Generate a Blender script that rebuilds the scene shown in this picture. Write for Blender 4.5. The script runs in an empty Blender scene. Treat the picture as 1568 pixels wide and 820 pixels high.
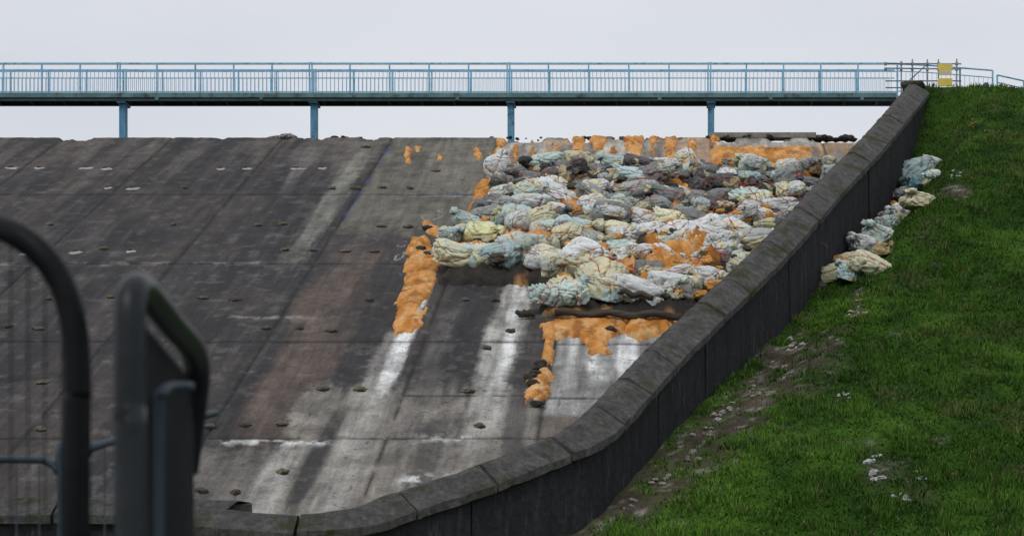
import bpy, math, random
import numpy as np
from mathutils import Vector, Matrix, noise
random.seed(11); rng=np.random.default_rng(7)
F=3075.0; CU=1040.0; HV=1047.0; D=75.0; ZC=20.4; A=math.atan(.5)
NRM=Vector((0,-math.sin(A),math.cos(A)))
def sp(u,v,h=0.0):
    r=(HV-v)/F; t=(ZC+h-D*r)/(.5-r); Y=D-t
    return ((u-CU)/F*Y, t, Y, ZC+h-.5*t)
def spxt(u,v):
    a=sp(u,v); return (a[0],a[1])
def wp(u,v,Y): return Vector(((u-CU)/F*Y, Y, (HV-v)/F*Y))
def sm(a,b,x):
    t=np.clip((x-a)/(b-a),0,1); return t*t*(3-2*t)
def vn(x,y,seed=0):
    x=np.asarray(x,float); y=np.asarray(y,float)
    xi=np.floor(x).astype(np.int64); yi=np.floor(y).astype(np.int64); fx=x-xi; fy=y-yi
    def h(a,b):
        n=(a*374761393+b*668265263+seed*982451653)&0xffffffff
        n=((n^(n>>13))*1274126177)&0xffffffff
        n=((n^(n>>16))*2246822519)&0xffffffff
        return ((n^(n>>15))&0xffff)/65535.0
    fx=fx*fx*(3-2*fx); fy=fy*fy*(3-2*fy)
    return (h(xi,yi)*(1-fx)+h(xi+1,yi)*fx)*(1-fy)+(h(xi,yi+1)*(1-fx)+h(xi+1,yi+1)*fx)*fy
def fbm(x,y,seed=0,o=4):
    s=0;a=.5;tot=0
    for i in range(o):
        s=s+a*vn(x*2**i,y*2**i,seed+i*17); tot+=a; a*=.5
    return s/tot
def pip(px,py,poly):
    ins=np.zeros(px.shape,bool); n=len(poly)
    for i in range(n):
        x1,y1=poly[i]; x2,y2=poly[(i+1)%n]
        if y1==y2: continue
        c=((y1>py)!=(y2>py))&(px<(x2-x1)*(py-y1)/(y2-y1)+x1); ins^=c
    return ins
def pdist(px,py,pts,closed=False):
    d=np.full(px.shape,1e9); n=len(pts)
    for i in range(n if closed else n-1):
        x1,y1=pts[i]; x2,y2=pts[(i+1)%n]; dx=x2-x1; dy=y2-y1
        L=dx*dx+dy*dy+1e-12
        k=np.clip(((px-x1)*dx+(py-y1)*dy)/L,0,1)
        d=np.minimum(d,np.hypot(px-x1-k*dx,py-y1-k*dy))
    return d
# ---------- mesh helpers
def mk(name,V,Fc,mat,cols=None,smooth=True,parent=None):
    V=np.asarray(V,np.float32); Fc=np.asarray(Fc,np.int32); k=Fc.shape[1]
    me=bpy.data.meshes.new(name); me.vertices.add(len(V)); me.vertices.foreach_set('co',V.ravel())
    me.loops.add(Fc.size); me.loops.foreach_set('vertex_index',Fc.ravel())
    me.polygons.add(len(Fc)); me.polygons.foreach_set('loop_start',np.arange(0,Fc.size,k,dtype=np.int32))
    me.polygons.foreach_set('use_smooth',np.full(len(Fc),smooth))
    me.update(calc_edges=True)
    if cols is not None:
        c=np.ones((len(V),4),np.float32); c[:,:3]=cols
        at=me.color_attributes.new('Col','FLOAT_COLOR','POINT'); at.data.foreach_set('color',c.ravel())
    me.materials.append(mat)
    o=bpy.data.objects.new(name,me); bpy.context.scene.collection.objects.link(o)
    if parent: o.parent=parent
    return o
def empty(name):
    o=bpy.data.objects.new(name,None); bpy.context.scene.collection.objects.link(o); return o
class MB:
    def __init__(s): s.v=[]; s.f=[]; s.m=[]
    def box(s,c,sz,R=None,m=0,jit=0):
        b=len(s.v); c=Vector(c)
        for z in(-.5,.5):
            for x,y in((-.5,-.5),(.5,-.5),(.5,.5),(-.5,.5)):
                p=Vector((x*sz[0]+random.uniform(-jit,jit),y*sz[1]+random.uniform(-jit,jit),z*sz[2]+random.uniform(-jit,jit)))
                if R is not None: p=R@p
                s.v.append(c+p)
        for q in((3,2,1,0),(4,5,6,7),(0,1,5,4),(1,2,6,5),(2,3,7,6),(3,0,4,7)):
            s.f.append([b+i for i in q]); s.m.append(m)
    def tube(s,pts,r,n=8,m=0,closed=False,rv=None):
        pts=[Vector(p) for p in pts]; b=len(s.v); N=len(pts); last=None
        for i,p in enumerate(pts):
            if closed: d=(pts[(i+1)%N]-pts[i-1])
            else: d=pts[min(i+1,N-1)]-pts[max(i-1,0)]
            d.normalize()
            if last is None:
                a=d.orthogonal().normalized()
            else:
                a=(last-d*last.dot(d)).normalized()
            last=a; c=d.cross(a); rr=rv[i] if rv else r
            for k in range(n):
                th=2*math.pi*k/n; s.v.append(p+a*math.cos(th)*rr+c*math.sin(th)*rr)
        for i in range(N if closed else N-1):
            j=(i+1)%N
            for k in range(n):
                k2=(k+1)%n; s.f.append([b+i*n+k,b+i*n+k2,b+j*n+k2,b+j*n+k]); s.m.append(m)
        if not closed:
            s.f.append([b+k for k in range(n)][::-1]); s.m.append(m)
            s.f.append([b+(N-1)*n+k for k in range(n)]); s.m.append(m)
    def obj(s,name,mats,smooth=False,parent=None,bevel=0):
        me=bpy.data.meshes.new(name); me.from_pydata([tuple(v) for v in s.v],[],s.f)
        for m in mats: me.materials.append(m)
        me.polygons.foreach_set('material_index',s.m)
        me.polygons.foreach_set('use_smooth',[smooth]*len(s.f)); me.update()
        o=bpy.data.objects.new(name,me); bpy.context.scene.collection.objects.link(o)
        if bevel:
            bv=o.modifiers.new('bevel','BEVEL'); bv.width=bevel; bv.segments=2
        if parent: o.parent=parent
        return o
# ---------- materials
def newmat(name):
    m=bpy.data.materials.new(name); m.use_nodes=True; nt=m.node_tree; b=nt.nodes['Principled BSDF']
    return m,nt,b
def nz(nt,scale,detail=6,rough=.6,vec=None):
    n=nt.nodes.new('ShaderNodeTexNoise'); n.inputs['Scale'].default_value=scale; n.inputs['Detail'].default_value=detail
    n.inputs['Roughness'].default_value=rough
    if vec is not None: nt.links.new(vec,n.inputs['Vector'])
    return n.outputs['Fac']
def rng_node(nt,inp,a,b,c,d):
    n=nt.nodes.new('ShaderNodeMapRange'); nt.links.new(inp,n.inputs[0])
    for i,x in enumerate((a,b,c,d)): n.inputs[i+1].default_value=x
    return n.outputs[0]
def mixc(nt,fac,a,b,mode='MIX'):
    n=nt.nodes.new('ShaderNodeMix'); n.data_type='RGBA'; n.blend_type=mode
    for s,x in((n.inputs[0],fac),(n.inputs[6],a),(n.inputs[7],b)):
        if hasattr(x,'is_output'): nt.links.new(x,s)
        elif isinstance(x,(int,float)): s.default_value=x
        else: s.default_value=(*x,1)
    return n.outputs[2]
def bump(nt,b,h,st,dist=.05):
    n=nt.nodes.new('ShaderNodeBump'); n.inputs['Strength'].default_value=st; n.inputs['Distance'].default_value=dist
    nt.links.new(h,n.inputs['Height']); nt.links.new(n.outputs[0],b.inputs['Normal'])
def pos(nt,scale=(1,1,1),obj=False):
    g=nt.nodes.new('ShaderNodeTexCoord'); m=nt.nodes.new('ShaderNodeMapping'); m.inputs['Scale'].default_value=scale
    nt.links.new(g.outputs['Object'],m.inputs[0]); return m.outputs[0]
def mat_attr(name,rough=.9,s1=3,amp=.35,s2=40,amp2=.2,bst=.5,bd=.03,spec=.3,streaky=False):
    m,nt,b=newmat(name); a=nt.nodes.new('ShaderNodeAttribute'); a.attribute_name='Col'
    p=pos(nt); n1=nz(nt,s1,8,.65,p); n2=nz(nt,s2,4,.7,p)
    c=mixc(nt,1,a.outputs['Color'],rng_node(nt,n1,.3,.7,1-amp,1+amp),'MULTIPLY')
    c=mixc(nt,1,c,rng_node(nt,n2,.3,.7,1-amp2,1+amp2),'MULTIPLY')
    if streaky:
        n3=nz(nt,1,8,.7,pos(nt,(4,.35,.35))); c=mixc(nt,1,c,rng_node(nt,n3,.35,.65,.70,1.3),'MULTIPLY')
        n5=nz(nt,2.2,10,.75,p); c=mixc(nt,rng_node(nt,n5,.6,.72,0,.25),c,(.17,.155,.14))
        n6=nz(nt,2.1,10,.75,pos(nt,(1,.6,.6))); c=mixc(nt,rng_node(nt,n6,.57,.70,0,.4),c,(.016,.016,.016))
    nt.links.new(c,b.inputs['Base Color']); b.inputs['Roughness'].default_value=rough
    b.inputs['Specular IOR Level'].default_value=spec
    bump(nt,b,n2,bst,bd); return m
def mat_noise(name,c1,c2,scale=3,rough=.8,bst=.3,bd=.02,metal=0,vs=(1,1,1),lo=.35,hi=.65,c3=None,s3=20,spec=.3):
    m,nt,b=newmat(name); p=pos(nt,vs); n1=nz(nt,scale,8,.65,p)
    c=mixc(nt,rng_node(nt,n1,lo,hi,0,1),c1,c2)
    n2=nz(nt,s3,6,.7,pos(nt))
    if c3: c=mixc(nt,rng_node(nt,n2,.52,.66,0,1),c,c3)
    nt.links.new(c,b.inputs['Base Color']); b.inputs['Roughness'].default_value=rough; b.inputs['Metallic'].default_value=metal
    b.inputs['Specular IOR Level'].default_value=spec
    if bst: bump(nt,b,n2,bst,bd)
    return m
M_conc=mat_attr('spillway_concrete',.8,1.3,.3,14,.28,.6,.03,spec=.28,streaky=True)
M_foam=mat_attr('orange_foam',.85,5,.25,25,.2,.8,.04,spec=.15)
M_grd=mat_attr('grass_ground',1,2,.3,20,.4,.5,.05,.05)
M_blade=mat_attr('grass_blades',.8,.8,.25,5,.2,0,.01,.12)
M_stone=mat_attr('stone_moss',.95,4,.3,30,.3,.6,.03)
M_blue=mat_noise('blue_paint',(.18,.44,.65),(.27,.54,.73),3,.5,.1,.01,c3=(.14,.24,.28),s3=4)
M_teal=mat_noise('weathered_teal_paint',(.07,.16,.17),(.14,.26,.27),1.2,.7,.3,.02,c3=(.06,.06,.045),s3=2)
M_under=mat_noise('bridge_underside',(.03,.045,.05),(.06,.085,.09),1.5,.8,.2)
M_pier=mat_noise('pier_paint',(.06,.2,.34),(.12,.32,.48),2,.6,.2,vs=(6,6,.8),c3=(.04,.08,.1),s3=3)
M_scaf=mat_noise('galvanised_tube',(.12,.16,.2),(.3,.33,.36),3,.5,.1,metal=.4)
M_yel=mat_noise('yellow_board',(.65,.5,.08),(.75,.6,.15),3,.6,.1)
M_rail=mat_noise('dark_galvanised',(.004,.005,.006),(.008,.010,.012),6,.42,.1,spec=.10)
M_rail3=mat_noise('grey_galvanised',(.008,.011,.014),(.018,.024,.028),6,.36,.1,spec=.25)
M_rail2=mat_noise('galvanised_blue',(.02,.035,.045),(.04,.06,.075),6,.5,.1,metal=0,spec=.2)
M_wood=mat_noise('old_timber',(.03,.025,.022),(.09,.075,.06),4,.9,.6,vs=(.3,3,3))
M_water=mat_noise('reservoir_water',(.03,.04,.045),(.04,.05,.055),.3,.08,.2)
def wallmat(name,c1,c2,moss=False,light=(.17,.17,.165),dk=.75):
    m,nt,b=newmat(name)
    n1=nz(nt,1.0,8,.7,pos(nt,(2.5,2.5,.35))); n2=nz(nt,7,10,.8,pos(nt)); n3=nz(nt,.9,8,.7,pos(nt))
    c=mixc(nt,rng_node(nt,n1,.35,.65,0,1),c1,c2)
    c=mixc(nt,rng_node(nt,n2,.4,.62,.0,dk),c,(.010,.010,.011))
    n4=nz(nt,1.3,8,.75,pos(nt,(3,3,.5)))
    c=mixc(nt,rng_node(nt,n4,.57,.70,0,.65),c,light)
    if moss:
        c=mixc(nt,rng_node(nt,n3,.53,.60,0,.85),c,(.040,.050,.012))
    nt.links.new(c,b.inputs['Base Color']); b.inputs['Roughness'].default_value=.85
    b.inputs['Specular IOR Level'].default_value=.25
    bump(nt,b,n2,1.0,.10); return m
M_wall=wallmat('wall_concrete',(.020,.022,.027),(.05,.051,.055),light=(.14,.145,.15))
M_cope=wallmat('coping_concrete',(.085,.080,.078),(.17,.16,.15),True,(.26,.25,.23),.62)
# ---------- wall path (inner top edge)
ctrl=[(1392,127,2.1),(1320,210,1.9),(1260,270,1.9),(1160,375,1.9),(1050,478,1.8),(995,528,1.8),(935,590,1.8),(870,652,1.8),(800,684,1.8),(700,722,1.8),(600,755,1.8),(490,787,1.8),(300,777,1.8),(0,762,1.8)]
P=[]
for u,v,h in ctrl:
    a=sp(u,v,h); P.append(Vector((a[0],a[2],a[3])))
P[0].y=74.9
P=[P[0]+(P[0]-P[1]).normalized()*0.01]+P+[Vector((-60,P[-1].y,P[-1].z))]
path=[]
def cr(p0,p1,p2,p3,t): return .5*((2*p1)+(-p0+p2)*t+(2*p0-5*p1+4*p2-p3)*t*t+(-p0+3*p1-3*p2+p3)*t**3)
for i in range(1,len(P)-2):
    L=(P[i+1]-P[i]).length; n=max(2,int(L/.2))
    for k in range(n): path.append(cr(P[i-1],P[i],P[i+1],P[i+2],k/n))
for k in range(60):path.append(P[-2].lerp(P[-1],k/59))
def perp(i,lst):
    d=lst[min(i+1,len(lst)-1)]-lst[max(i-1,0)]; d.z=0; d.normalize()
    return Vector((-d.y,d.x,0))
N0=[perp(i,path) for i in range(len(path))]
NN=[]
for i in range(len(path)):
    s=Vector((0,0,0))
    for k in range(-3,4): s+=N0[min(max(i+k,0),len(path)-1)]
    NN.append(s.normalized())
cen=[(p.x+n.x*.35,p.y+n.y*.35) for p,n in zip(path,NN)]
outer=[(p.x+n.x*.75,p.y+n.y*.75) for p,n in zip(path,NN)]
poly_in=[(cen[0][0]+1.5,3000),(cen[0][0]+.3,76.5)]+cen+[(-60,cen[-1][1]),(-60,3000)]
wall_par=empty('spillway_wall')
cop=[(0,-.32),(0,-.02),(.03,.01),(.26,.01),(.30,-.01),(.76,-.33),(.80,-.36),(.80,-.52),(.66,-.54),(.1,-.36)]
acc=0; segs=[]; start=0
for i in range(1,len(path)):
    acc+=(path[i]-path[i-1]).length
    if acc>1.9: segs.append((start,i)); start=i; acc=0
segs.append((start,len(path)-1))
mb=MB()
for a,b in segs:
    if b<=a: continue
    off=random.uniform(-.025,.025); base=len(mb.v); idx=list(range(a,b+1)); n=len(cop)
    for j,i in enumerate(idx):
        p=path[i].copy(); 
        d=(path[min(i+1,len(path)-1)]-path[max(i-1,0)]).normalized()
        if j==0: p+=d*.035
        if j==len(idx)-1: p-=d*.035
        for (w,dz) in cop:
            q=p+NN[i]*(w+ off)+Vector((0,0,dz+off))
            if 0<w<.81: q+=Vector((0,0,.04*(noise.noise(q*2.5))))+NN[i]*.025*noise.noise(q*4)
            mb.v.append(q)
    for j in range(len(idx)-1):
        for k in range(n):
            k2=(k+1)%n; mb.f.append([base+j*n+k,base+j*n+k2,base+(j+1)*n+k2,base+(j+1)*n+k]); mb.m.append(0)
    mb.f.append([base+k for k in range(n)]); mb.m.append(0)
    e=base+(len(idx)-1)*n; mb.f.append([e+k for k in range(n)][::-1]); mb.m.append(0)
mb.obj('coping',[M_cope],parent=wall_par)
mb=MB(); prof=[(.08,-.33),(.68,-.42),(.72,-3.6),(.08,-3.6)]
acc=0; start=0; segs=[]
for i in range(1,len(path)):
    acc+=(path[i]-path[i-1]).length
    if acc>3.8: segs.append((start,i)); start=i; acc=0
segs.append((start,len(path)-1))
for a,b in segs:
    if b<=a: continue
    off=random.uniform(-.02,.02); base=len(mb.v); idx=list(range(a,b+1)); n=4
    for j,i in enumerate(idx):
        p=path[i].copy(); d=(path[min(i+1,len(path)-1)]-path[max(i-1,0)]).normalized()
        if j==0: p+=d*.025
        if j==len(idx)-1: p-=d*.025
        for (w,dz) in prof: mb.v.append(p+NN[i]*(w+off)+Vector((0,0,dz)))
    for j in range(len(idx)-1):
        for k in range(n):
            k2=(k+1)%n; mb.f.append([base+j*n+k,base+j*n+k2,base+(j+1)*n+k2,base+(j+1)*n+k]); mb.m.append(0)
    mb.f.append([base+k for k in range(n)]); mb.m.append(0)
    e=base+(len(idx)-1)*n; mb.f.append([e+k for k in range(n)][::-1]); mb.m.append(0)
mb.obj('wall_face',[M_wall],parent=wall_par)
mb=MB(); p=path[0]; R=Matrix.Rotation(-.31,3,'Z')
mb.box(p+Vector((.42,.9,-1.75)),(.72,2.0,3.6),R,0); mb.obj('end_pillar',[M_wall],parent=wall_par,bevel=.03)
mb=MB(); mb.box(p+Vector((.42,.95,.05)),(.84,2.1,.16),R,0); mb.obj('end_cap',[M_cope],parent=wall_par,bevel=.04)

# ---------- spillway slope
xs=np.concatenate([np.linspace(-60,-30,40)[:-1],np.arange(-30,10.2,.05)]); ts=np.concatenate([np.array([-3.2,-3.19,-2.4,-1.6,-.8,-.45,-.3,-.2,-.12,-.05]),np.arange(0,39.6,.065)])
X,T=np.meshgrid(xs,ts)
HJ=[8.3,16.2,23.1,29.7,36.4]; VJ=[-6.6,-10.7,-14.8,-18.9,-23,-27.1,-31.2,-3.2,1.2,5.3]
jd=np.full(X.shape,9.0)
wob=.03*(fbm(X*2,T*2,5)-.5)
for j in HJ: jd=np.minimum(jd,np.abs(T-j+wob))
for j in VJ: jd=np.minimum(jd,np.abs(X-j+wob))
jd=np.where((X>-6.6)&(np.abs(T-27+wob)<.08),np.minimum(jd,np.abs(T-27+wob)),jd)
lip=sm(.45,.65,fbm(X*1.1,T*0+3,77))*sm(-6.7,-6.3,X)+.35*sm(.6,.8,fbm(X*1.5,T*0+9,78))
lipd=.32*lip*sm(.9,.0,np.abs(T))*(.4+fbm(X*4,T*4,79))
slab=.06*sm(-3.24,-3.16,X)*sm(17,19,T)*sm(28.8,28.0,T+.9*(fbm(X*2,T*.5,87)-.5))
Zs=ZC-.5*np.maximum(T,0)-lipd-slab-.035*np.exp(-(jd/.05)**2)+.02*(fbm(X*.7,T*.7,3)-.5)+.018*(fbm(X*6,T*6,8,3)-.5)
Zs=np.where(T<-3.195,15,Zs)
Yg=D-T
C=np.zeros(X.shape+(3,)); C[:]=(.026,.024,.027)
def lay(mask,col):
    global C
    m=np.clip(mask,0,1)[...,None]; C=C*(1-m)+np.array(col)*m
st=fbm(X*1.1,T*.10,11); st2=fbm(X*3.5,T*.16,12); blot=fbm(X*.35,T*.3,13); bl2=fbm(X*1.2,T*1.2,14)
rag=fbm(X*6,T*.45,16,5); rag2=fbm(X*9,T*6,17,4)
lay(sm(.45,.66,st)*.6,(.064,.054,.050))
lay(sm(.5,.7,st2)*.3,(.080,.070,.065))
lay(sm(.48,.64,blot)*.5,(.060,.051,.042))
lay(sm(7,0,T)*(.30+.6*sm(.42,.62,st)),(.115,.097,.084))
lay(sm(.55,.35,st)*sm(8,2,T)*.6,(.022,.02,.022))
lay(sm(.58,.72,rag)*.25,(.10,.09,.082))
def ragm(m,k=1.0):
    return sm(.15,.85,m+(.6*(rag-.5)+.45*(rag2-.5))*k*np.clip(m*6,0,1))
def streak(x,w,t0,t1,col,amt,f0=1.5,f1=3,sd=0,wg=.12):
    c=x+wg*(fbm(T*.25+sd,T*0+sd,30+sd)-.5)*2
    m=np.exp(-(np.abs(X-c)/w)**2.5)*sm(t0-.3,t0+f0,T)*sm(t1+.3,t1-f1,T)
    m*=.6+.8*(fbm(X*7+sd,T*.35,40+sd)); lay(ragm(m)*min(amt,1),col)
def region(x0,x1,t0,t1,col,amt,ex=.25,et=1.5,sd=0,ns=.6):
    w=ex*1.5*(fbm(X*.8,T*.25,50+sd)-.5)*2
    m=sm(x0-ex,x0+ex,X+w)*sm(x1+ex,x1-ex,X+w)*sm(t0-et,t0+et,T)*sm(t1+et,t1-et,T)
    m*=(1-ns)+ns*1.7*fbm(X*2.2,T*.22,60+sd); lay(ragm(m)*amt,col)
region(-10.6,-6.7,0,13,(.135,.125,.10),.9,.12,3,1,.4)
region(-8.9,-6.7,0,9,(.19,.175,.145),.6,.3,2,21)
region(-10.3,-8.7,14.5,30,(.120,.086,.068),.75,.45,3,2,.6)
region(-9.2,-7.6,16,24,(.035,.032,.032),.6,.3,2,3)
region(-7.5,-6.75,14,18.5,(.13,.11,.09),.5,.2,2,3)
region(-14,-11,0,4,(.14,.125,.11),.6,.5,1.5,4)
streak(-11.35,.38,1.5,21,(.21,.205,.175),.8,2,10,1)
streak(-13.4,.3,1,8,(.15,.14,.13),.7,1,4,2)
for k,x in enumerate([-16,-17.6,-20.3,-21.5,-24.2,-26]):
    streak(x,.35,0,5+k%3*3,(.11,.10,.09),.6,1,4,5+k)
region(-6.3,-4.9,16.5,26,(.028,.028,.029),.9,.15,1,6,.2)
region(-5.0,-3.4,20,27,(.06,.055,.052),.7,.2,1,6,.2)
region(-8.8,-2.2,26.5,41,(.245,.225,.195),.9,.5,2.0,7,.5)
region(-12,-8.6,30.2,41,(.15,.137,.122),.8,.4,.9,8,.8)
streak(-8.75,.42,29.5,41,(.38,.37,.34),.7,2,2,11)
streak(-7.95,.28,27,36,(.032,.030,.029),.95,2,4,12)
streak(-7.3,.42,22,40,(.31,.30,.275),.7,1,6,13)
streak(-7.15,.25,18.5,28.5,(.74,.74,.72),1,.5,5,14,.18)
streak(-6.15,.25,20,32,(.11,.10,.095),.6,1,3,15)
streak(-4.55,.50,17.5,33,(.38,.37,.34),.9,.5,6,16)
streak(-4.35,.19,17.5,28,(.68,.68,.66),.85,.5,4,17,.25)
streak(-5.6,.35,27.5,37,(.050,.047,.045),.75,2,3,18)
streak(-3.75,.28,24,33,(.05,.046,.044),.75,2,2,19)
lay(sm(.55,.68,bl2)*.35,(.026,.024,.025))
m=sm(-3.22,-3.14,X)*sm(17,19,T)*sm(28.6,28.0,T+.9*(fbm(X*2,T*.5,87)-.5)); lay(m*.95,(.31,.31,.30))
lay(m*sm(.45,.7,fbm(X*1.5,T*.9,84,5))*.6,(.16,.15,.135))
m=sm(-3.22,-3.14,X)*sm(27.9,28.4,T); lay(m*.8,(.13,.105,.082))
for k,x in enumerate([-2.75,-2.0,-1.1,-.2,.5]):
    streak(x,.14+.10*(k%3),20+k%2*2,25.0+k%3*1.5,(.70,.70,.69),.9,.3,3,20+k,.4)
for k,x in enumerate([-2.4,-.8]): streak(x,.16,22,28,(.14,.135,.13),.6,1,2,70+k,.35)
st4=fbm(X*2.2,T*.35,88,5)
m=sm(-6.66,-6.56,X)*sm(5.4,4.4,T+.8*(fbm(X*1.4,T*.3,86)-.5)); lay(m*.92,(.36,.34,.295))
lay(m*sm(.5,.65,st4)*.8,(.50,.48,.43)); lay(m*sm(.46,.34,st4)*.65,(.12,.10,.088))
lay(m*sm(.55,.63,fbm(X*1.3,T*.2,89))*.55,(.42,.22,.085))
m=sm(-6.66,-6.56,X)*sm(.4,.1,T+.5*(fbm(X*3,T*0,85)-.5)); lay(m*.55,(.08,.072,.063))
for j,x0,x1,a,w_ in((29.75,-10.3,-7.8,1,.17),(29.6,-5.9,-4.6,.9,.2),(31.9,-6.0,-4.5,.95,.3),(16.1,-30,-12,.25,.15),(21,-12.5,-9.8,.3,.12),(8.3,-8,-6.6,.2,.1),(31.2,-11.5,-11.1,.8,.9),(16.35,-6.5,-5.2,.5,.15)):
    m=np.exp(-((T-j-.12+.5*(fbm(X*1.3,T*0,71)-.5))/w_)**2)*sm(x0-.2,x0+.3,X)*sm(x1+.2,x1-.3,X)*sm(.42,.58,fbm(X*5,T*4,72)); lay(m*a,(.6,.6,.58))
lay(sm(.60,.72,fbm(X*3,T*3,81))*.3,(.16,.15,.135))
cr_=np.abs(fbm(X*.6,T*.4,91)-.5)
lay(sm(.005,.001,cr_)*.6,(.012,.012,.012))
lay(np.exp(-(jd/.05)**2)*.85*sm(.25,.45,fbm(X*1.5,T*1.5,94)),(.009,.009,.009))
jb=sm(.25,.0,jd)*sm(.45,.65,fbm(X*2,T*2,95)); lay(jb*.35,(.02,.02,.02))
m=np.exp(-((X+10.62+.05*np.sin(T*2))/.06)**2)*sm(1,2,T)*sm(12,10,T)*sm(.35,.6,fbm(X*2,T*2,96)); lay(m*.8,(.03,.06,.22))
m=np.exp(-((T-8.1)/.12)**2)*sm(-10.5,-9,X)*sm(-6.4,-6.8,X)*sm(.35,.55,fbm(X*2,T*2,97)); lay(m*.6,(.04,.06,.18))
for (u,v,rx,rt) in((663,330,.32,.5),(686,324,.42,.3),(705,330,.2,.5),(616,374,.12,.3),(612,392,.10,.4)):
    cx,ct=spxt(u,v); d=np.abs(np.hypot((X-cx+.15*(T-ct))/rx,(T-ct)/rt)-1)*rx; lay(sm(.03,.01,d)*.45*sm(.4,.6,fbm(X*3,T*3,99)),(.5,.55,.55))
nx=len(xs); ny=len(ts)
ii,jj=np.meshgrid(np.arange(ny-1),np.arange(nx-1),indexing='ij'); a=(ii*nx+jj).ravel()
faces=np.stack([a,a+nx,a+nx+1,a+1],1)
keep=pip(((X[:-1,:-1]+X[1:,1:])/2).ravel(),((Yg[:-1,:-1]+Yg[1:,1:])/2).ravel(),poly_in)
faces=faces[keep]
used=np.unique(faces); rm=np.full(nx*ny,-1); rm[used]=np.arange(len(used))
VV=np.stack([X,Yg,Zs],-1).reshape(-1,3)[used]
mk('spillway_slope',VV,rm[faces],M_conc,C.reshape(-1,3)[used])

# ---------- ground / grass
wl=outer
def gh(x,y):
    t=D-y; sh=x.shape; d=pdist(x.ravel(),y.ravel(),wl[::3]).reshape(sh)
    plane=ZC-.5*t
    off=np.interp(t,[-20,0,1,3.0,6,12,22,30,40],[1.95,1.95,1.0,.2,-.75,-.6,-.3,.05,.15])
    offr=np.interp(t,[-20,0,1.2,5,10,16,25,34,40],[1.9,1.9,1.55,1.1,.8,.5,.35,.3,.2])
    w=sm(.25,2.4,d); o=off*(1-w)+offr*w
    z=plane+o+.26*(fbm(x*.45,y*.45,101)-.5)+.14*(fbm(x*1.7,y*1.7,102,3)-.5)
    top=ZC+1.85-.012*np.maximum(x-10,0)+.1*(fbm(x*.6,y*.6,103)-.5)
    z=np.where(t<0,np.minimum(z,top),z)
    return np.maximum(z,-1.5)
def gs(lo,f0,f1,hi,st,g=1.25):
    out=list(np.arange(f0,f1,st)); s=st;x=f0; pre=[]
    while x>lo: s*=g; x-=s; pre.append(x)
    s=st;x=out[-1]; post=[]
    while x<hi: s*=g; x+=s; post.append(x)
    return np.array(pre[::-1]+out+post)
gx=gs(-2500,-9,24,2500,.11); gy=gs(-2500,33,78.5,2800,.11)
GX,GY=np.meshgrid(gx,gy); GZ=gh(GX,GY)
def muds(x,y):
    def line(pts,w,sd):
        q=[]
        for u,v in pts:
            a=sp(u,v,.1); q.append((a[0],a[2]))
        d=pdist(x,y,q); return sm(w,w*.2,d+w*1.5*(fbm(x*1.6,y*1.6,sd)-.5)+w*.9*(fbm(x*5,y*5,sd+9)-.5))
    m=line([(1225,525),(1205,575),(1150,625),(1070,690),(1000,745)],1.4,110)
    m=np.maximum(m,line([(1180,575),(1100,650),(1020,720),(960,775),(890,812)],1.0,111))
    m=np.maximum(m,.8*line([(1310,440),(1312,490)],.28,112))
    m=np.maximum(m,.8*line([(1470,320),(1480,345)],.5,113))
    m=np.maximum(m,.5*line([(1330,700),(1380,765)],.7,114))
    m=np.maximum(m,.6*line([(1240,450),(1220,510)],.4,116))
    m=np.maximum(m,.55*sm(.70,.78,fbm(x*.7,y*.7,115)))
    return m*(.6+.4*sm(.35,.55,fbm(x*2.5,y*2.5,117)))
def gcol(x,y):
    n=fbm(x*.3,y*.22,120); n2=fbm(x*1.4,y*1.0,121); c=np.zeros(x.shape+(3,))
    k=sm(.35,.65,n)[...,None]; c=np.array((.048,.118,.014))*(1-k)+np.array((.096,.205,.026))*k
    k=(sm(.46,.64,n2)*.6)[...,None]; c=c*(1-k)+np.array((.030,.076,.014))*k
    k=(sm(60,74,y)*.35)[...,None]; c=c*(1-k)+np.array((.050,.100,.024))*k
    k=(sm(.6,.72,fbm(x*.8,y*.8,122))*.4)[...,None]; c=c*(1-k)+np.array((.12,.13,.05))*k
    return c
MU=muds(GX.ravel(),GY.ravel()).reshape(GX.shape)
col=gcol(GX,GY)*.5
mud=np.array((.072,.059,.045))*(1+1.2*(fbm(GX*3,GY*3,130)-.5))[...,None]
speck=sm(.62,.72,fbm(GX*5,GY*5,131))[...,None]; mud=mud*(1-speck)+np.array((.25,.235,.21))*speck
col=col*(1-MU[...,None])+mud*MU[...,None]
bounce_grey=(sm(24,14,np.hypot(GX,GY))*sm(-1.2,-1.45,GZ))[...,None]  # unseen grey patch of ground, added to keep green bounce off the fence
col=col*(1-bounce_grey)+np.array((.07,.066,.062))*(.7+.6*fbm(GX*3,GY*3,133))[...,None]*bounce_grey
nx=len(gx);ny=len(gy); ii,jj=np.meshgrid(np.arange(ny-1),np.arange(nx-1),indexing='ij'); a=(ii*nx+jj).ravel()
faces=np.stack([a,a+1,a+nx+1,a+nx],1)
keep=~pip(((GX[:-1,:-1]+GX[1:,1:])/2).ravel(),((GY[:-1,:-1]+GY[1:,1:])/2).ravel(),poly_in)
mk('ground',np.stack([GX,GY,GZ],-1).reshape(-1,3),faces[keep],M_grd,col.reshape(-1,3))
N=760000
bx=rng.uniform(-5,22,N); by=36+(77.5-36)*rng.random(N)**1.15
ok=~pip(bx,by,[(x+.0,y) for x,y in ([(cen[0][0]+.8,3000)]+[(o[0],o[1]) for o in outer]+[(-60,outer[-1][1]),(-60,3000)])])
ok&=(bx<by*.178+1.0); bx=bx[ok];by=by[ok]
m=muds(bx,by); ok=rng.random(len(bx))>m*.95; bx=bx[ok];by=by[ok]
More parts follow.
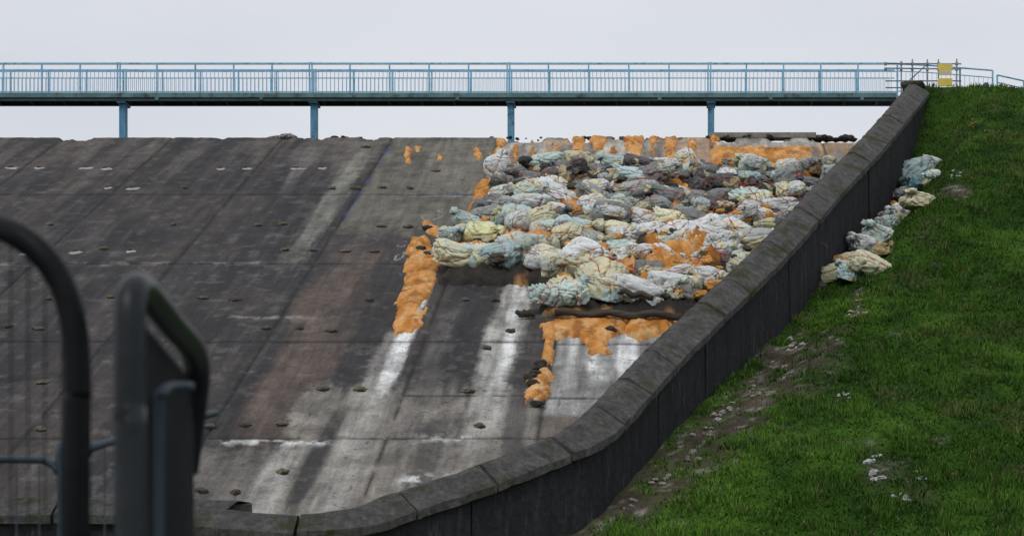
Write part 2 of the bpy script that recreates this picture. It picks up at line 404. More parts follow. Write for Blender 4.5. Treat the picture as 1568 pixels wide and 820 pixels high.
cl=fbm(bx*1.7,by*1.7,140); ok=rng.random(len(bx))<.4+1.1*sm(.4,.62,cl); bx=bx[ok];by=by[ok];cl=cl[ok]
n=len(bx); bz=gh(bx,by); hgt=(.035+.08*rng.random(n))*(.5+1.3*sm(.42,.7,cl)); th=rng.uniform(0,np.pi,n)
w=.014+.013*rng.random(n); lx=rng.normal(0,.05,n); ly=rng.normal(-.03,.05,n)
v0=np.stack([bx-np.cos(th)*w,by-np.sin(th)*w,bz-.02],1); v1=np.stack([bx+np.cos(th)*w,by+np.sin(th)*w,bz-.02],1)
v2=np.stack([bx+lx,by+ly,bz+hgt],1)
V=np.stack([v0,v1,v2],1).reshape(-1,3); c=gcol(bx,by)*(.55+.95*rng.random(n))[:,None]
yel=rng.random(n)<.08; c[yel]=np.array((.16,.18,.06)); br=rng.random(n)<.03; c[br]=np.array((.16,.13,.07))
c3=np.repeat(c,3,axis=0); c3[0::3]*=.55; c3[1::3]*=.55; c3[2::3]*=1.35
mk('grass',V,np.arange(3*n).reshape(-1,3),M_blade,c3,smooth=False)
mk('reservoir_water',[(-60,78.1,19.4),(10,78.1,19.4),(10,2500,19.4),(-60,2500,19.4)],[[0,1,2,3]],M_water)

# ---------- foam sheets
foamV=[];foamF=[];foamC=[];fo=0
def sheet(poly,H,res=.06,wob=.16,soft=.3,dirt_shade=0.0,sd=0,pile=False):
    global fo
    q=[spxt(u,v) for u,v in poly]; xa=[a[0] for a in q]; ta=[a[1] for a in q]
    x=np.arange(min(xa)-.3,max(xa)+.3,res); t=np.arange(min(ta)-.3,max(ta)+.3,res*1.2)
    X,T=np.meshgrid(x,t); d=pdist(X,T,q,True); ins=pip(X,T,q); d=np.where(ins,d,-d)
    d=d+wob*2*(fbm(X*2.2+sd,T*.8,200+sd)-.5)+wob*1.6*(fbm(X*8,T*1.8,210+sd,3)-.5)
    lump=fbm(X*3,T*1.6,220+sd); lump2=np.abs(fbm(X*8,T*4,230+sd,2)-.5)*2
    h=H*np.sqrt(np.clip(d/soft,0,1))*(.35+1.1*lump-.35*lump2); h=np.where(d<0,-.05,h+.012)
    Z=ZC-.5*T; vx=X; vy=D-T+NRM.y*h; vz=Z+NRM.z*h
    base=np.zeros(X.shape+(3,)); k=sm(.35,.65,fbm(X*2.5,T*1.2,240+sd))[...,None]
    base=np.array((.52,.21,.04))*(1-k)+np.array((.70,.35,.12))*k
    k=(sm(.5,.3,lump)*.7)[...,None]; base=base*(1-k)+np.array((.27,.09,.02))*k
    k=(sm(.58,.7,fbm(X*5,T*3,245+sd))*.6)[...,None]; base=base*(1-k)+np.array((.70,.50,.26))*k
    if dirt_shade>0:
        k=sm(.62-dirt_shade*.4,.74-dirt_shade*.35,fbm(X*.9,T*.6,250+sd))[...,None]
        base=base*(1-k)+np.array((.04,.035,.030))*(.6+.8*fbm(X*6,T*6,260))[...,None]*k
    ny,nx=X.shape; ii,jj=np.meshgrid(np.arange(ny-1),np.arange(nx-1),indexing='ij'); a=(ii*nx+jj).ravel()
    f=np.stack([a,a+nx,a+nx+1,a+1],1); dd=d.ravel(); f=f[(dd[f]>-.02).any(1)]
    foamV.append(np.stack([vx,vy,vz],-1).reshape(-1,3)); foamF.append(f+fo); foamC.append(base.reshape(-1,3)); fo+=X.size
sheet([(632,372),(648,362),(668,402),(668,432),(650,468),(642,498),(625,512),(601,514),(604,478),(616,440),(628,402)],.10,res=.045,wob=.22,sd=1)
sheet([(646,338),(662,340),(684,360),(676,368),(653,356)],.12,sd=2,wob=.1)
sheet([(632,366),(656,366),(662,382),(640,390),(626,380)],.16,sd=2,wob=.12)
sheet([(735,278),(755,278),(764,350),(720,350),(720,318)],.25,sd=3)
sheet([(835,494),(900,484),(958,484),(960,505),(925,514),(928,538),(905,537),(892,515),(868,510),(848,518)],.10,res=.045,sd=4,wob=.2)
sheet([(832,498),(850,498),(848,530),(842,560),(834,605),(820,626),(804,604),(822,570),(832,540)],.12,res=.045,sd=5,wob=.2)
sheet([(955,484),(1034,484),(1020,505),(980,518),(960,505)],.12,sd=6)
sheet([(1086,231),(1244,228),(1248,258),(1180,260),(1088,250)],.22,sd=7,wob=.1)
for k,(x,w,a,b) in enumerate([(886,9,208,240),(918,13,205,230),(970,13,206,246),(1026,9,209,244),(765,6,214,250),(732,5,228,246),(625,4,226,250),(672,3,238,246),(1093,5,206,222),(640,3,226,233),(790,4,222,244),(1005,10,205,213),(850,5,220,240),(815,3,215,235),(940,4,208,235),(755,4,236,262),(1000,5,214,236),(1060,5,214,240)]):
    sheet([(x-w,max(a,210.3)),(x+w,max(a,210.3)),(x+w*.7,b),(x-w*.9,b)],.10,res=.035,wob=.14,soft=.15,sd=8+k)
sheet([(752,268),(880,258),(1060,256),(1262,272),(1285,278),(1140,425),(1060,486),(826,486),(822,440),(672,434),(697,378),(735,345),(740,305)],.40,res=.08,wob=.25,soft=.8,dirt_shade=.75,sd=30)  # bag underlay: dirty foam, coloured darker to put shadow between the bags
sheet([(950,390),(1120,375),(1110,420),(1060,470),(960,470),(940,430)],.75,res=.07,wob=.6,soft=.8,dirt_shade=.1,sd=31)
sheet([(760,370),(860,380),(850,425),(745,405)],.7,res=.07,wob=.5,soft=.8,dirt_shade=.1,sd=32)
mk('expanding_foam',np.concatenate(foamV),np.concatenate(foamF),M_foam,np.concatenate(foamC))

# ---------- bags
def bagmat(name='bag_fabric'):
    m,nt,b=newmat(name); oi=nt.nodes.new('ShaderNodeObjectInfo'); p=pos(nt)
    add=nt.nodes.new('ShaderNodeVectorMath'); add.operation='ADD'; nt.links.new(p,add.inputs[0])
    sc=nt.nodes.new('ShaderNodeVectorMath'); sc.operation='SCALE'; nt.links.new(oi.outputs['Location'],sc.inputs[0]); sc.inputs['Scale'].default_value=3.1
    nt.links.new(sc.outputs[0],add.inputs[1]); vec=add.outputs[0]
    n1=nz(nt,1.1,2,.5,vec); n2=nz(nt,2.5,8,.7,vec); n3=nz(nt,14,6,.7,vec)
    c=mixc(nt,rng_node(nt,n1,.58,.60,0,.75),oi.outputs['Color'],(.74,.67,.38))
    c=mixc(nt,rng_node(nt,n2,.52,.74,0,.75),c,(.13,.12,.10))
    n5=nz(nt,1.6,5,.6,vec); c=mixc(nt,rng_node(nt,n5,.66,.69,0,.9),c,(.52,.24,.06))
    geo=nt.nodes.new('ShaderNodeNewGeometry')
    c=mixc(nt,rng_node(nt,geo.outputs['Pointiness'],.43,.505,.75,0),c,(.08,.08,.075))  # cavity shade put into the fabric colour, darker in the creases
    c=mixc(nt,1,c,rng_node(nt,n3,.3,.7,.88,1.06),'MULTIPLY')
    nt.links.new(c,b.inputs['Base Color']); b.inputs['Roughness'].default_value=.42; b.inputs['Specular IOR Level'].default_value=.45
    n6=nz(nt,5,4,.6,vec); bump(nt,b,n6,.6,.07); return m
M_bag=bagmat()
M_red=mat_noise('red_strap',(.42,.04,.03),(.5,.11,.07),6,.6,0)
M_str2=mat_noise('dark_strap',(.05,.05,.045),(.3,.25,.06),3,.6,0)
import bmesh
bagmeshes=[]
bm=bmesh.new(); bmesh.ops.create_icosphere(bm,subdivisions=5,radius=1); ico_v=[v.co.copy() for v in bm.verts]; ico_f=[[v.index for v in f.verts] for f in bm.faces]; bm.free()
for k in range(18):
    rr=random.Random(k*13+5)
    a=rr.uniform(.54,.74); b_=rr.uniform(.42,.54); c_=rr.uniform(.36,.48)
    g=Vector((rr.choice([-1,1])*rr.uniform(.3,1),rr.uniform(-.9,.1),rr.uniform(-.1,.6))).normalized(); ex=g.orthogonal().normalized(); ey=g.cross(ex)
    so=Vector((k*7.3,k*3.1,1.7)); nf=rr.choice([7,9,11]); hasneck=k%4!=0
    straps=[]
    for l in range(rr.choice([2,2,3,3])):
        ax=Vector((rr.uniform(-1,1),rr.uniform(-.7,.7),rr.uniform(-.3,.3))).normalized(); straps.append((ax,rr.uniform(-.5,.5),rr.random()))
    def surf(n,k=k):
        e=.70
        p=Vector((math.copysign(abs(n.x)**e,n.x)*a,math.copysign(abs(n.y)**e,n.y)*b_,math.copysign(abs(n.z)**e,n.z)*c_))
        lo=noise.noise(n*1.1+so); nn=n+Vector((noise.noise(n*1.5+so*2),noise.noise(n*1.5+so*3),0))*.35
        r1=1-abs(noise.noise(nn*1.6+so*1.3))*2; r2=1-abs(noise.noise(Vector((nn.x*2,nn.y*4.5,nn.z*3.5))+so*.7))*2
        r3=1-abs(noise.noise(Vector((nn.x*4,nn.y*7,nn.z*6))+so*.9))*2
        f=1+.20*lo-.18*max(0,r1-.76)/.24*.8-.08*max(0,r2-.78)/.22-.028*max(0,r3-.7)/.3
        for ax,of,_c in straps:
            d=n.dot(ax)-of; gq=math.exp(-(d/.075)**2); f-=.10*gq
            if abs(d)<.4: f+=.015*math.sin(n.cross(ax).x*22+n.z*17+3*lo)*math.exp(-(d/.20)**2)
        p*=f
        s_=n.dot(g); az=math.atan2(n.dot(ey),n.dot(ex))
        if s_>.45:
            w=min(1,(s_-.45)/.4); p*=1+.065*w*math.sin(az*nf+3*noise.noise(n*2+so))
        if hasneck and s_>.84:
            w=(s_-.84)/.16; w=w*w*(3-2*w)
            q=p-g*p.dot(g); p=p-q*(.6*math.sin(min(1,w*1.5)*math.pi)) + g*.26*w+ q*.5*w*(1+.5*math.sin(az*5))
        if p.z<-c_*.6: p.z=-c_*.6
        return p
    vs=[surf(n) for n in ico_v]
    mb=MB(); mb.v=vs; mb.f=[f for f in ico_f]; mb.m=[0]*len(ico_f)
    for ax,of,cc_ in straps:
        e1=ax.orthogonal().normalized(); e2=ax.cross(e1); R_=math.sqrt(max(.05,1-of*of))
        pts=[]
        for i in range(56):
            th=2*math.pi*i/56; n=(e1*math.cos(th)*R_+e2*math.sin(th)*R_+ax*of).normalized(); pts.append(surf(n)*1.010)
        mb.tube(pts,.010+.005*cc_,5,1 if cc_<.75 else 2,True)
    me=bpy.data.meshes.new('bag_mesh_%d'%k); me.from_pydata([tuple(v) for v in mb.v],[],mb.f)
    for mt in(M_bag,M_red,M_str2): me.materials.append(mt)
    me.polygons.foreach_set('material_index',mb.m); me.polygons.foreach_set('use_smooth',[True]*len(mb.f)); me.update(); bagmeshes.append(me)
pile=empty('repair_bag_pile'); cnt=0
MINT=(.56,.70,.65);CREAM=(.76,.73,.50);WHITE=(.74,.77,.76);PALE=(.48,.64,.64);GREY=(.22,.23,.23);DG=(.09,.09,.095)
def addbag(loc,size,rz,colr,parent,tilt=A,flat=1,st_=1):
    global cnt
    cnt+=1; o=bpy.data.objects.new('bag_%d'%cnt,random.choice(bagmeshes)); bpy.context.scene.collection.objects.link(o); o.parent=parent
    M=Matrix.Translation(loc)@Matrix.Rotation(tilt+random.uniform(-.35,.25),4,'X')@Matrix.Rotation(random.uniform(-.35,.35),4,'Y')@Matrix.Rotation(rz,4,'Z')@Matrix.Diagonal((size*st_*random.uniform(.85,1.2),size*random.uniform(.85,1.15),size*random.uniform(.85,1.2)*flat,1))
    o.matrix_world=M; j=random.uniform(.8,1.1); o.color=(colr[0]*j,colr[1]*j,colr[2]*j,1)
def pick(t,x):
    g=.70 if t<11 and x>-3.8 else (.38 if t<13 else .10)
    if random.random()<g: return random.choice([GREY,GREY,DG,(.30,.33,.32),(.42,.46,.44)])
    return random.choice([MINT,PALE,WHITE,WHITE,WHITE,CREAM,(.58,.64,.55)])
lp=[spxt(u,v) for u,v in((764,275),(754,300),(748,345),(716,375),(704,395),(694,430))]
lt=[a[1] for a in lp]; lx_=[a[0] for a in lp]; tb=spxt(0,430)[1]
pin=[(p.x,p.y) for p in path]
def wx(t): 
    y=D-t; k=int(np.argmin(np.abs(np.array([p[1] for p in pin])-y))); return pin[k][0]
t=6.5
while t<21.4:
    xl=float(np.interp(t,lt,lx_)) if t<tb-.2 else spxt(842,470)[0]
    if tb-.2<=t<tb+1.0: t+=.5; continue
    xr=wx(t)-.35; x=xl+random.uniform(0,.4)+.2
    while x<xr:
        small=(t<11 and x>-4)
        sz=random.uniform(.62,.90) if small else random.uniform(.70,1.08)
        tt=t+random.uniform(-.45,.45); h=random.uniform(.15,.55)
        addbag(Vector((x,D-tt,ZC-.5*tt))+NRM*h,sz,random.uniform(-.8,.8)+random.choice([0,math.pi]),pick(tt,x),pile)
        if random.random()<.2:
            addbag(Vector((x+random.uniform(-.5,.5),D-tt-.5,ZC-.5*(tt+.4)))+NRM*(h+.25),sz*.6,random.uniform(0,6.28),pick(tt,x),pile)
        x+=sz*random.uniform(.9,1.3)
    t+=1.25 if t<11 else 1.38
for (u,v,s_,c,sx) in((700,416,1.15,CREAM,1),(735,382,1.0,(.78,.78,.42),1),(760,420,.95,PALE,1.2),(842,426,1.15,WHITE,1.2),(900,417,1.15,WHITE,1.2),(838,480,.92,MINT,1),(868,472,.9,CREAM,1),(1035,466,1.0,WHITE,1.2),(825,364,1.1,CREAM,1.15),(1150,330,1.1,MINT,1.15),(690,384,.7,PALE,1),(1095,394,1.1,WHITE,1.2),(975,474,.8,WHITE,1.5),(915,472,.75,CREAM,1.3),(885,266,.95,CREAM,1.1),(838,268,.95,MINT,1.1),(762,276,.9,WHITE,1),(970,294,1.0,PALE,1.15),(1050,266,.8,WHITE,1),(880,382,1.05,PALE,1.15),(930,348,1.05,WHITE,1.15),(715,364,.7,MINT,1),(1230,278,.9,(.35,.37,.37),1.2)):
    a=sp(u,v,.0); addbag(Vector((a[0],a[2],a[3]))+NRM*.5+Vector((0,.2,.0)),s_*.97,random.uniform(-.35,.35)+random.choice([0,math.pi]),c,pile,st_=sx)
def lumps(name,items,mat,par=None):
    bm=bmesh.new(); bmesh.ops.create_icosphere(bm,subdivisions=3,radius=1); iv=[v.co.copy() for v in bm.verts]; f_=np.array([[v.index for v in f.verts] for f in bm.faces]); bm.free()
    Vs=[];Fs=[];Cs=[];o=0
    for (loc,sz,colr,rot) in items:
        sd=Vector((random.uniform(0,99),random.uniform(0,99),0)); R=rot
        for n in iv:
            q=n*(1+.45*noise.noise(n*1.6+sd)+.25*noise.noise(n*4+sd)); q=Vector((q.x*sz[0],q.y*sz[1],q.z*sz[2])); Vs.append(tuple(loc+R@q)); Cs.append(colr)
        Fs.append(f_+o); o+=len(iv)
    return mk(name,Vs,np.concatenate(Fs),mat,np.array(Cs),smooth=False,parent=par)
RA=Matrix.Rotation(A,3,'X'); it=[]
for _ in range(420):
    t=random.uniform(5.8,20.5); xl=float(np.interp(t,lt,lx_)) if t<tb else spxt(842,470)[0]; x=random.uniform(xl,wx(t)-.2)
    s_=random.uniform(.06,.2); c=random.choice([(.04,.036,.032),(.07,.06,.05),(.16,.15,.14),(.3,.29,.25),(.05,.05,.05)] if t<12 else [(.5,.24,.06),(.6,.3,.09),(.07,.06,.045),(.4,.38,.25)])
    it.append((Vector((x,D-t,ZC-.5*t))+NRM*random.uniform(.25,.6),(s_*1.6,s_,s_*.7),c,RA@Matrix.Rotation(random.uniform(0,6),3,'Z')))
lumps('rubble',it,M_stone)
mb=MB()
for _ in range(90):
    t=random.uniform(7,20.5); xl=float(np.interp(t,lt,lx_)) if t<tb else spxt(842,470)[0]; x=random.uniform(xl,wx(t)-.4)
    p=Vector((x,D-t,ZC-.5*t))+NRM*.85; pts=[p.copy()]; d=Vector((random.uniform(-1,1),random.uniform(-.6,.6),0))
    for _k in range(8):
        d+=Vector((random.uniform(-.6,.6),random.uniform(-.6,.6),0)); q=pts[-1]+RA@(d.normalized()*.16)+NRM*random.uniform(-.09,.05); pts.append(q)
    mb.tube(pts,.010,5,m=random.choice([0,0,1]))
mb.obj('loose_straps',[M_red,M_str2],True)
tp=empty('timber_log')
def log(a,b,r,name):
    mb=MB(); pts=[a.lerp(b,k/14)+Vector((0,0,.05*math.sin(k*1.3))) for k in range(15)]; mb.tube(pts,r,10,rv=[r*(1+.25*noise.noise(Vector((k*.7,r*9,0)))) for k in range(15)]); mb.obj(name,[M_wood],True,tp)
def on(u,v,h=.15):
    a=sp(u,v); return Vector((a[0],a[2],a[3]))+NRM*h
log(on(850,490,.2),on(1045,494,.2),.10,'log'); log(on(792,489),on(818,487),.08,'stub'); log(on(925,476,.6),on(1000,482,.5),.08,'branch')
it=[]
for (u,v) in((826,566),(820,575),(828,560),(812,580),(822,622),(816,590),(935,508),(655,352),(645,384),(655,392)):
    it.append((on(u,v,.08),(.17,.10,.07),(.05,.045,.04),RA@Matrix.Rotation(random.uniform(-.5,.5),3,'Z')))
lumps('foam_rubble',it,M_stone)
it=[]
L=[(20,257),(60,257),(135,257),(165,257),(340,257),(380,257),(455,257),(495,257),(668,262),(165,287),(205,287),(280,287),(505,288),(545,288),(585,288),(626,289),(75,344),(28,346),(265,344),(395,344),(432,344),(585,347),(625,347),(115,384),(158,381),(203,383),(437,383),(480,384),(530,384),(571,385),(40,388),(312,456),(360,458),(170,455),(565,459),(712,459),(758,460),(76,458),(12,500),(60,503),(405,503),(458,503),(508,507),(120,507),(780,507),(494,595),(551,596),(716,598),(65,585),(320,653),(373,650),(430,650),(735,652),(60,658),(310,751),(361,753),(432,721),(560,225),(742,533)]
for (u,v) in L:
    white=(v<260 and u<520) or (u<240 and v in(287,344,384,346,500,383,388) and random.random()<.7)
    s_=random.uniform(.6,1.0); p=on(u+random.uniform(-2,2),v+random.uniform(-1,1),.0); Z_=RA@Matrix.Rotation(random.uniform(-.3,.3),3,'Z')
    if white:
        it.append((p+RA@Vector((0,-.12,-.01)),(.28*s_,.18,.025),(.36,.34,.345),Z_)); it.append((p+RA@Vector((-.05,.02,0)),(.11*s_,.09,.05),(.05,.045,.04),Z_))
    else:
        it.append((p,(.19*s_,.11,.065),random.choice([(.065,.058,.04),(.13,.115,.065),(.10,.09,.075)]),Z_)); it.append((p+RA@Vector((.05,-.09,-.01)),(.15*s_,.09,.045),(.016,.015,.014),Z_))
lumps('drain_blocks',it,M_stone)
it=[]
for (u0,u1,n_,s0) in((415,450,7,.11),(500,560,14,.07),(880,960,16,.07),(965,1060,16,.06),(1085,1190,34,.10),(1240,1310,26,.11),(740,860,8,.05)):
    for _ in range(n_):
        u=random.uniform(u0,u1); Y=75+random.uniform(.05,.5); s_=s0*random.uniform(.5,1.4)
        it.append((Vector(((u-CU)/F*Y,Y,ZC+s_*.3)),(s_*1.7,s_,s_*.7),random.choice([(.30,.29,.27),(.2,.19,.18)]) if u<455 else random.choice([(.05,.045,.04),(.10,.095,.085),(.18,.17,.155)]),Matrix.Rotation(random.uniform(0,6),3,'Z')))
lumps('crest_debris',it,M_stone)
mb=MB(); mb.box((sp(1168,212)[0],75.2,ZC+.09),(4.0,.5,.2),None,0,.01); mb.obj('concrete_sill',[mat_noise('sill_concrete',(.16,.15,.13),(.3,.28,.25),3,.9,.5,.03)],bevel=.02)

pile2=empty('repair_bag_pile')
def ong(u,v):
    ys=np.arange(38,77,.05); xs_=(u-CU)/F*ys; zr=(HV-v)/F*ys; z=gh(xs_,ys); k=np.argmax(z>=zr)
    return Vector((xs_[k],ys[k],z[k]))
for (u,v,s_,c,sx) in((1402,264,.95,PALE,1.2),(1405,288,1.0,(.15,.30,.34),1.2),(1380,302,.7,(.3,.34,.33),1.2),(1385,330,.8,WHITE,1.1),(1405,316,.75,CREAM,1.2),(1368,338,.7,GREY,1.2),(1358,350,.75,MINT,1.1),(1345,368,.85,MINT,1.2),(1328,382,.75,WHITE,1.1),(1275,426,.9,MINT,1.2),(1300,428,.8,PALE,1.1),(1334,414,1.05,CREAM,1),(1302,404,.7,CREAM,1),(1427,254,.6,WHITE,1),(1318,384,.6,PALE,1),(1350,392,.6,(.5,.4,.2),1),(1430,272,.5,MINT,1.1),(1285,406,.55,(.6,.35,.12),1)):
    p=ong(u,v+6); addbag(p+Vector((0,-.05,.22)),s_*.88,random.uniform(-.5,.5),c,pile2,.3,st_=sx)
it=[]
for _ in range(46):
    k=random.random(); u=1265+k*140+random.uniform(-16,16); v=436-k*170+random.uniform(-12,12); s_=random.uniform(.06,.15)
    it.append((ong(u,v)+Vector((0,0,.05)),(s_*1.5,s_,s_),random.choice([(.05,.04,.035),(.5,.25,.06),(.4,.42,.38),(.1,.09,.07)]),Matrix.Rotation(k*9,3,'Z')))
lumps('rubble',it,M_stone)
it=[]
for (u,v,s_,c) in((1335,706,.09,(.5,.5,.48)),(1345,730,.1,(.45,.43,.42)),(1380,764,.08,(.4,.38,.36)),(1405,730,.05,(.4,.4,.4)),(1288,610,.04,(.5,.5,.5)),(1498,192,.06,(.35,.2,.08)),(1522,196,.05,(.35,.2,.08)),(1312,484,.09,(.4,.34,.26)),(1310,458,.07,(.4,.32,.22)),(1216,535,.09,(.4,.38,.35)),(1222,526,.08,(.4,.38,.35)),(1098,640,.09,(.3,.28,.26)),(1075,660,.08,(.3,.28,.26)),(1460,268,.07,(.4,.4,.4)),(1120,625,.08,(.3,.28,.25)),(1010,735,.08,(.3,.28,.25)),(1060,700,.08,(.25,.23,.2)),(1150,600,.08,(.3,.28,.25)),(1190,560,.07,(.3,.28,.25)),(960,775,.07,(.25,.23,.2))):
    for _ in range(6): it.append((ong(u+random.uniform(-14,14),v+random.uniform(-8,8))+Vector((0,0,.02)),(s_*1.3*random.uniform(.3,1),s_*random.uniform(.3,1),s_*.5),c,Matrix.Rotation(random.uniform(0,6),3,'Z')))
lumps('stones',it,M_stone)

# ---------- footbridge
br=empty('footbridge'); Y0=78.0; sc=F/Y0
def bx_(u): return (u-CU)/sc
def bz_(v): return (HV-v)/sc
x0=bx_(-420); x1=bx_(1374); zd=bz_(144)
mb=MB()
mb.box(((x0+x1)/2,Y0+.06,(bz_(142)+bz_(149))/2),(x1-x0,.12,bz_(142)-bz_(149)),m=0)
mb.box(((x0+x1)/2,Y0+.1,(bz_(149.4)+bz_(154))/2),(x1-x0,.1,bz_(149.4)-bz_(154)),m=1)
mb.box(((x0+x1)/2,Y0+.9,(bz_(142)+bz_(152))/2),(x1-x0,.12,bz_(142)-bz_(152)),m=1)
mb.box(((x0+x1)/2,Y0+.48,bz_(145)),(x1-x0,.70,.06),m=1)
x=x0+.3
while x<x1: mb.box((x,Y0+.49,bz_(150)),(.08,.68,.16),m=1); x+=1.27
mb.obj('deck',[M_teal,M_under],parent=br)
piers=[-404,-110,184,478,781,1089]
for k,u in enumerate(piers):
    mb=MB(); x=bx_(u)
    mb.box((x,Y0+.45,(bz_(153.5)+17.5)/2),(.25,.34,bz_(153.5)-17.5))
    mb.box((x,Y0+.48,bz_(154.5)),(.34,.8,.09)); 
    mb.obj('pier_%d'%(k+1),[M_pier],parent=br,bevel=.015)
for nm,Yr in(('near_railing',Y0+.05),('far_railing',Y0+.9)):
    mb=MB(); zt=bz_(97); zb=zd+.1; zm=bz_(109)
    for z,r in((zt,.036),(zb,.022),(zm,.018)): mb.box(((x0+x1)/2,Yr,z),(x1-x0,r*1.6,r*1.8))
    pu=sorted(piers+[1374]); 
    for a,b in zip(pu[:-1],pu[1:]):
        xa,xb=bx_(a-3),bx_(b-3); n=5
        mb.box((xa-.04,Yr,(zt+zd)/2),(.05,.06,zt-zd+.1)); mb.box((xa+.06,Yr,(zt+zd)/2),(.05,.06,zt-zd+.1))
        for k in range(1,n): mb.box((xa+(xb-xa)*k/n,Yr,(zt+zd)/2),(.055,.06,zt-zd))
        nb=int((xb-xa)/.155)
        for k in range(1,nb): mb.box((xa+(xb-xa)*k/nb,Yr,(zm+zb)/2),(.018,.018,zm-zb))
    mb.obj(nm,[M_blue],parent=br)
mb=MB()
for u in(240,400,700,1010,1180,1320): mb.box((bx_(u),Y0+.02,bz_(151)),(.14,.06,.12))
mb.obj('brackets',[M_teal],parent=br)
fe=empty('metal_fence'); mb=MB()
def fence(pts,Y,top,h,nb=.16):
    for (ua,va),(ub,vb) in zip(pts[:-1],pts[1:]):
        a=wp(ua,va,Y); b=wp(ub,vb,Y); dn=Vector((0,0,-h))
        mb.tube([a,b],.03,6); mb.tube([a+Vector((0,0,-.28)),b+Vector((0,0,-.28))],.018,6); mb.tube([a+dn*.92,b+dn*.92],.018,6)
        n=max(2,int((b-a).length/nb))
        for k in range(1,n): p=a.lerp(b,k/n); mb.tube([p+Vector((0,0,-.28)),p+dn*.92],.010,4)
        for p in(a,b): mb.tube([p,p+dn*1.25],.035,6)
fence([(1374,98),(1420,100),(1470,104),(1520,108)],78.0,0,1.15); fence([(1527,115),(1568,124),(1640,138)],77.2,0,1.0)
mb.obj('railings',[M_blue],parent=fe)
mb=MB(); mb.box(wp(1510,137,77.6),(.16,.2,.5)); mb.obj('blue_bin',[mat_noise('bright_blue',(.03,.14,.4),(.04,.2,.5),3,.5)],parent=fe,bevel=.02)  # small blue bin
scf=empty('scaffold_frame'); mb=MB()
for u in(1380,1397,1420,1437,1465):
    for Yk in(76.9,78.6):
        mb.tube([wp(u,90+random.uniform(0,5),Yk),wp(u,150,Yk)],.026,6)
for v in(98,106,124,135):
    mb.tube([wp(1356,v+random.uniform(-2,2),76.95),wp(1472,v,76.95)],.024,6)
for u in(1380,1437,1465): mb.tube([wp(u,104,76.85),wp(u,108,78.7)],.024,6)
mb.tube([wp(1380,135,76.85),wp(1420,98,76.85)],.024,6)
for u in(1356,1380,1397,1420,1437,1465):
    for v in(98,106): mb.box(wp(u,v,76.9),(.1,.1,.1))
mb.obj('tubes',[M_scaf],parent=scf)
sg=empty('warning_sign'); mb=MB(); mb.box(wp(1447,103,76.8),(.56,.03,.26),m=0); mb.box(wp(1447,112,76.8),(.5,.025,.16),m=1); mb.box(wp(1447,126,76.8),(.56,.03,.30),m=0)
mb.obj('board',[M_yel,mat_noise('cream_board',(.6,.5,.3),(.65,.56,.35),3,.7)],parent=sg,bevel=.005)

# ---------- foreground site fence (out of focus)
def smooth(pts,n=8):
    q=[pts[0]]+pts+[pts[-1]]; o=[]
    for i in range(1,len(q)-2):
        for k in range(n): o.append(cr(q[i-1],q[i],q[i+1],q[i+2],k/n))
    o.append(pts[-1]); return o
def T3(l): return [wp(u,v,d) for u,v,d in l]
f1=empty('site_fence'); mb=MB(); zg=-1.5
pA=T3([(-900,318,3.6),(-500,322,3.4),(-180,325,3.15),(-60,332,3.0),(10,352,2.92),(60,385,2.9),(95,435,2.9),(113,500,2.9),(119,600,2.9),(117,820,2.9)]); pA.append(Vector((pA[-1].x-.005,2.9,zg)))
mb.tube(smooth(pA),.0195,14); mb.obj('frame',[M_rail],True,f1)
mb=MB()
for k in range(34):
    u=95-k*26; d=2.92+k*.018; a=wp(u,max(335,450-k*45),d); mb.tube([a,Vector((a.x,a.y,zg+.1))],.0013,4)
for k in range(8):
    z=.45-k*.22; a=wp(100,0,2.92); mb.tube([Vector((a.x,2.92,z)),Vector((a.x-1.0,3.4,z))],.0013,4)
mb.obj('wire_mesh',[M_rail],False,f1)
f2=empty('site_fence'); mb=MB()
pB=[wp(200,820,2.75)]; pB[0].z=zg
pB+=T3([(200,820,2.75),(199,640,2.75),(199,520,2.75),(201,458,2.76),(212,440,2.8),(230,455,2.9),(262,495,3.1),(292,530,3.3),(302,565,3.4),(298,620,3.45),(285,720,3.5),(275,820,3.5)]); e=pB[-1].copy(); e.z=zg; pB.append(e)
mb.tube(smooth(pB),.0215,14); mb.obj('frame',[M_rail3],True,f2)
mb=MB()
for k in range(13):
    a=wp(222+k*6,500+k*7,2.95+k*.04); b=a.copy(); b.z=zg+.1; mb.tube([a,b],.0035,5)
mb.obj('infill_bars',[M_rail],True,f2)
mb=MB(); pC=T3([(243,1000,3.0),(244,640,3.0),(248,605,3.0),(262,592,3.05),(292,592,3.12)]); mb.tube(smooth(pC),.008,10)
mb.obj('hook_bar',[M_rail2],True,f2)
f3=empty('crowd_barrier'); mb=MB()
mb.tube(smooth(T3([(-700,690,6.5),(-200,702,6),(30,703,5.8),(70,706,5.8),(88,722,5.8),(93,760,5.8),(93,1700,5.8)])),.011,8)
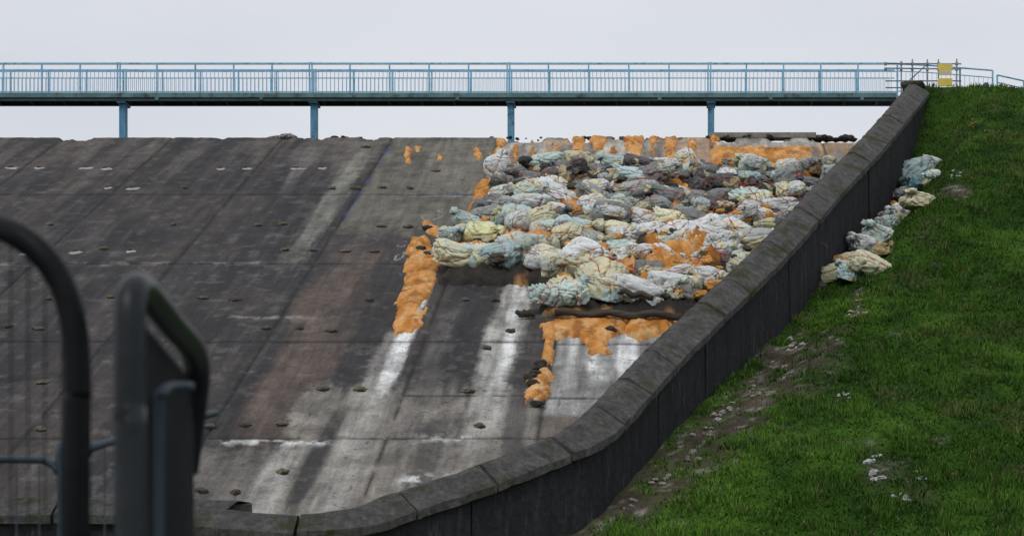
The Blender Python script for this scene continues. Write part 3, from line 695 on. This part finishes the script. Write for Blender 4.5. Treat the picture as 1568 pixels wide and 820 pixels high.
mb.tube(smooth(T3([(130,1700,5.8),(130,740,5.8),(134,695,5.8),(150,682,5.8),(245,655,6.2),(330,632,6.6)])),.012,8)
for k in range(7):
    a=wp(60-k*35,705,5.9); mb.tube([a,Vector((a.x,a.y,zg+.2))],.0025,5)
for k in range(6):
    a=wp(160+k*20,682-k*4,5.9); mb.tube([a,Vector((a.x,a.y,zg+.2))],.0025,5)
mb.obj('frame',[M_rail2],True,f3)

# ---------- world, sun, camera
w=bpy.data.worlds.new('World'); bpy.context.scene.world=w; w.use_nodes=True; nt=w.node_tree; bg=nt.nodes['Background']
sky=nt.nodes.new('ShaderNodeTexSky'); sky.sky_type='NISHITA'; sky.sun_disc=False; sky.sun_elevation=math.radians(48); sky.sun_rotation=math.radians(200)
tc=nt.nodes.new('ShaderNodeTexCoord'); mp=nt.nodes.new('ShaderNodeMapping'); mp.inputs['Scale'].default_value=(1,1,3.5); nt.links.new(tc.outputs['Generated'],mp.inputs[0])
n1=nz(nt,2.2,5,.5,mp.outputs[0])
cc=mixc(nt,rng_node(nt,n1,.3,.7,0,1),(6.7,7.0,7.65),(8.3,8.45,8.85))
c=mixc(nt,.94,sky.outputs[0],cc); nt.links.new(c,bg.inputs[0]); bg.inputs[1].default_value=.097
sl=bpy.data.lights.new('sun','SUN'); sl.energy=.9; sl.angle=math.radians(20); sl.color=(1,.97,.93)
so_=bpy.data.objects.new('sun',sl); bpy.context.scene.collection.objects.link(so_)
so_.rotation_euler=(math.radians(42),0,math.radians(-20))
cam=bpy.data.cameras.new('camera'); co=bpy.data.objects.new('camera',cam); bpy.context.scene.collection.objects.link(co)
co.location=(0,0,0); co.rotation_euler=(math.radians(90),0,0); cam.sensor_width=36; cam.lens=36*F/1568
cam.shift_x=-(CU-784)/1568; cam.shift_y=(HV-410)/1568; cam.clip_start=.1; cam.clip_end=6000
cam.dof.use_dof=True; cam.dof.focus_distance=62; cam.dof.aperture_fstop=6.5
bpy.context.scene.camera=co
sc_=bpy.context.scene; sc_.view_settings.view_transform='Standard'; sc_.view_settings.look='None'; sc_.view_settings.exposure=0
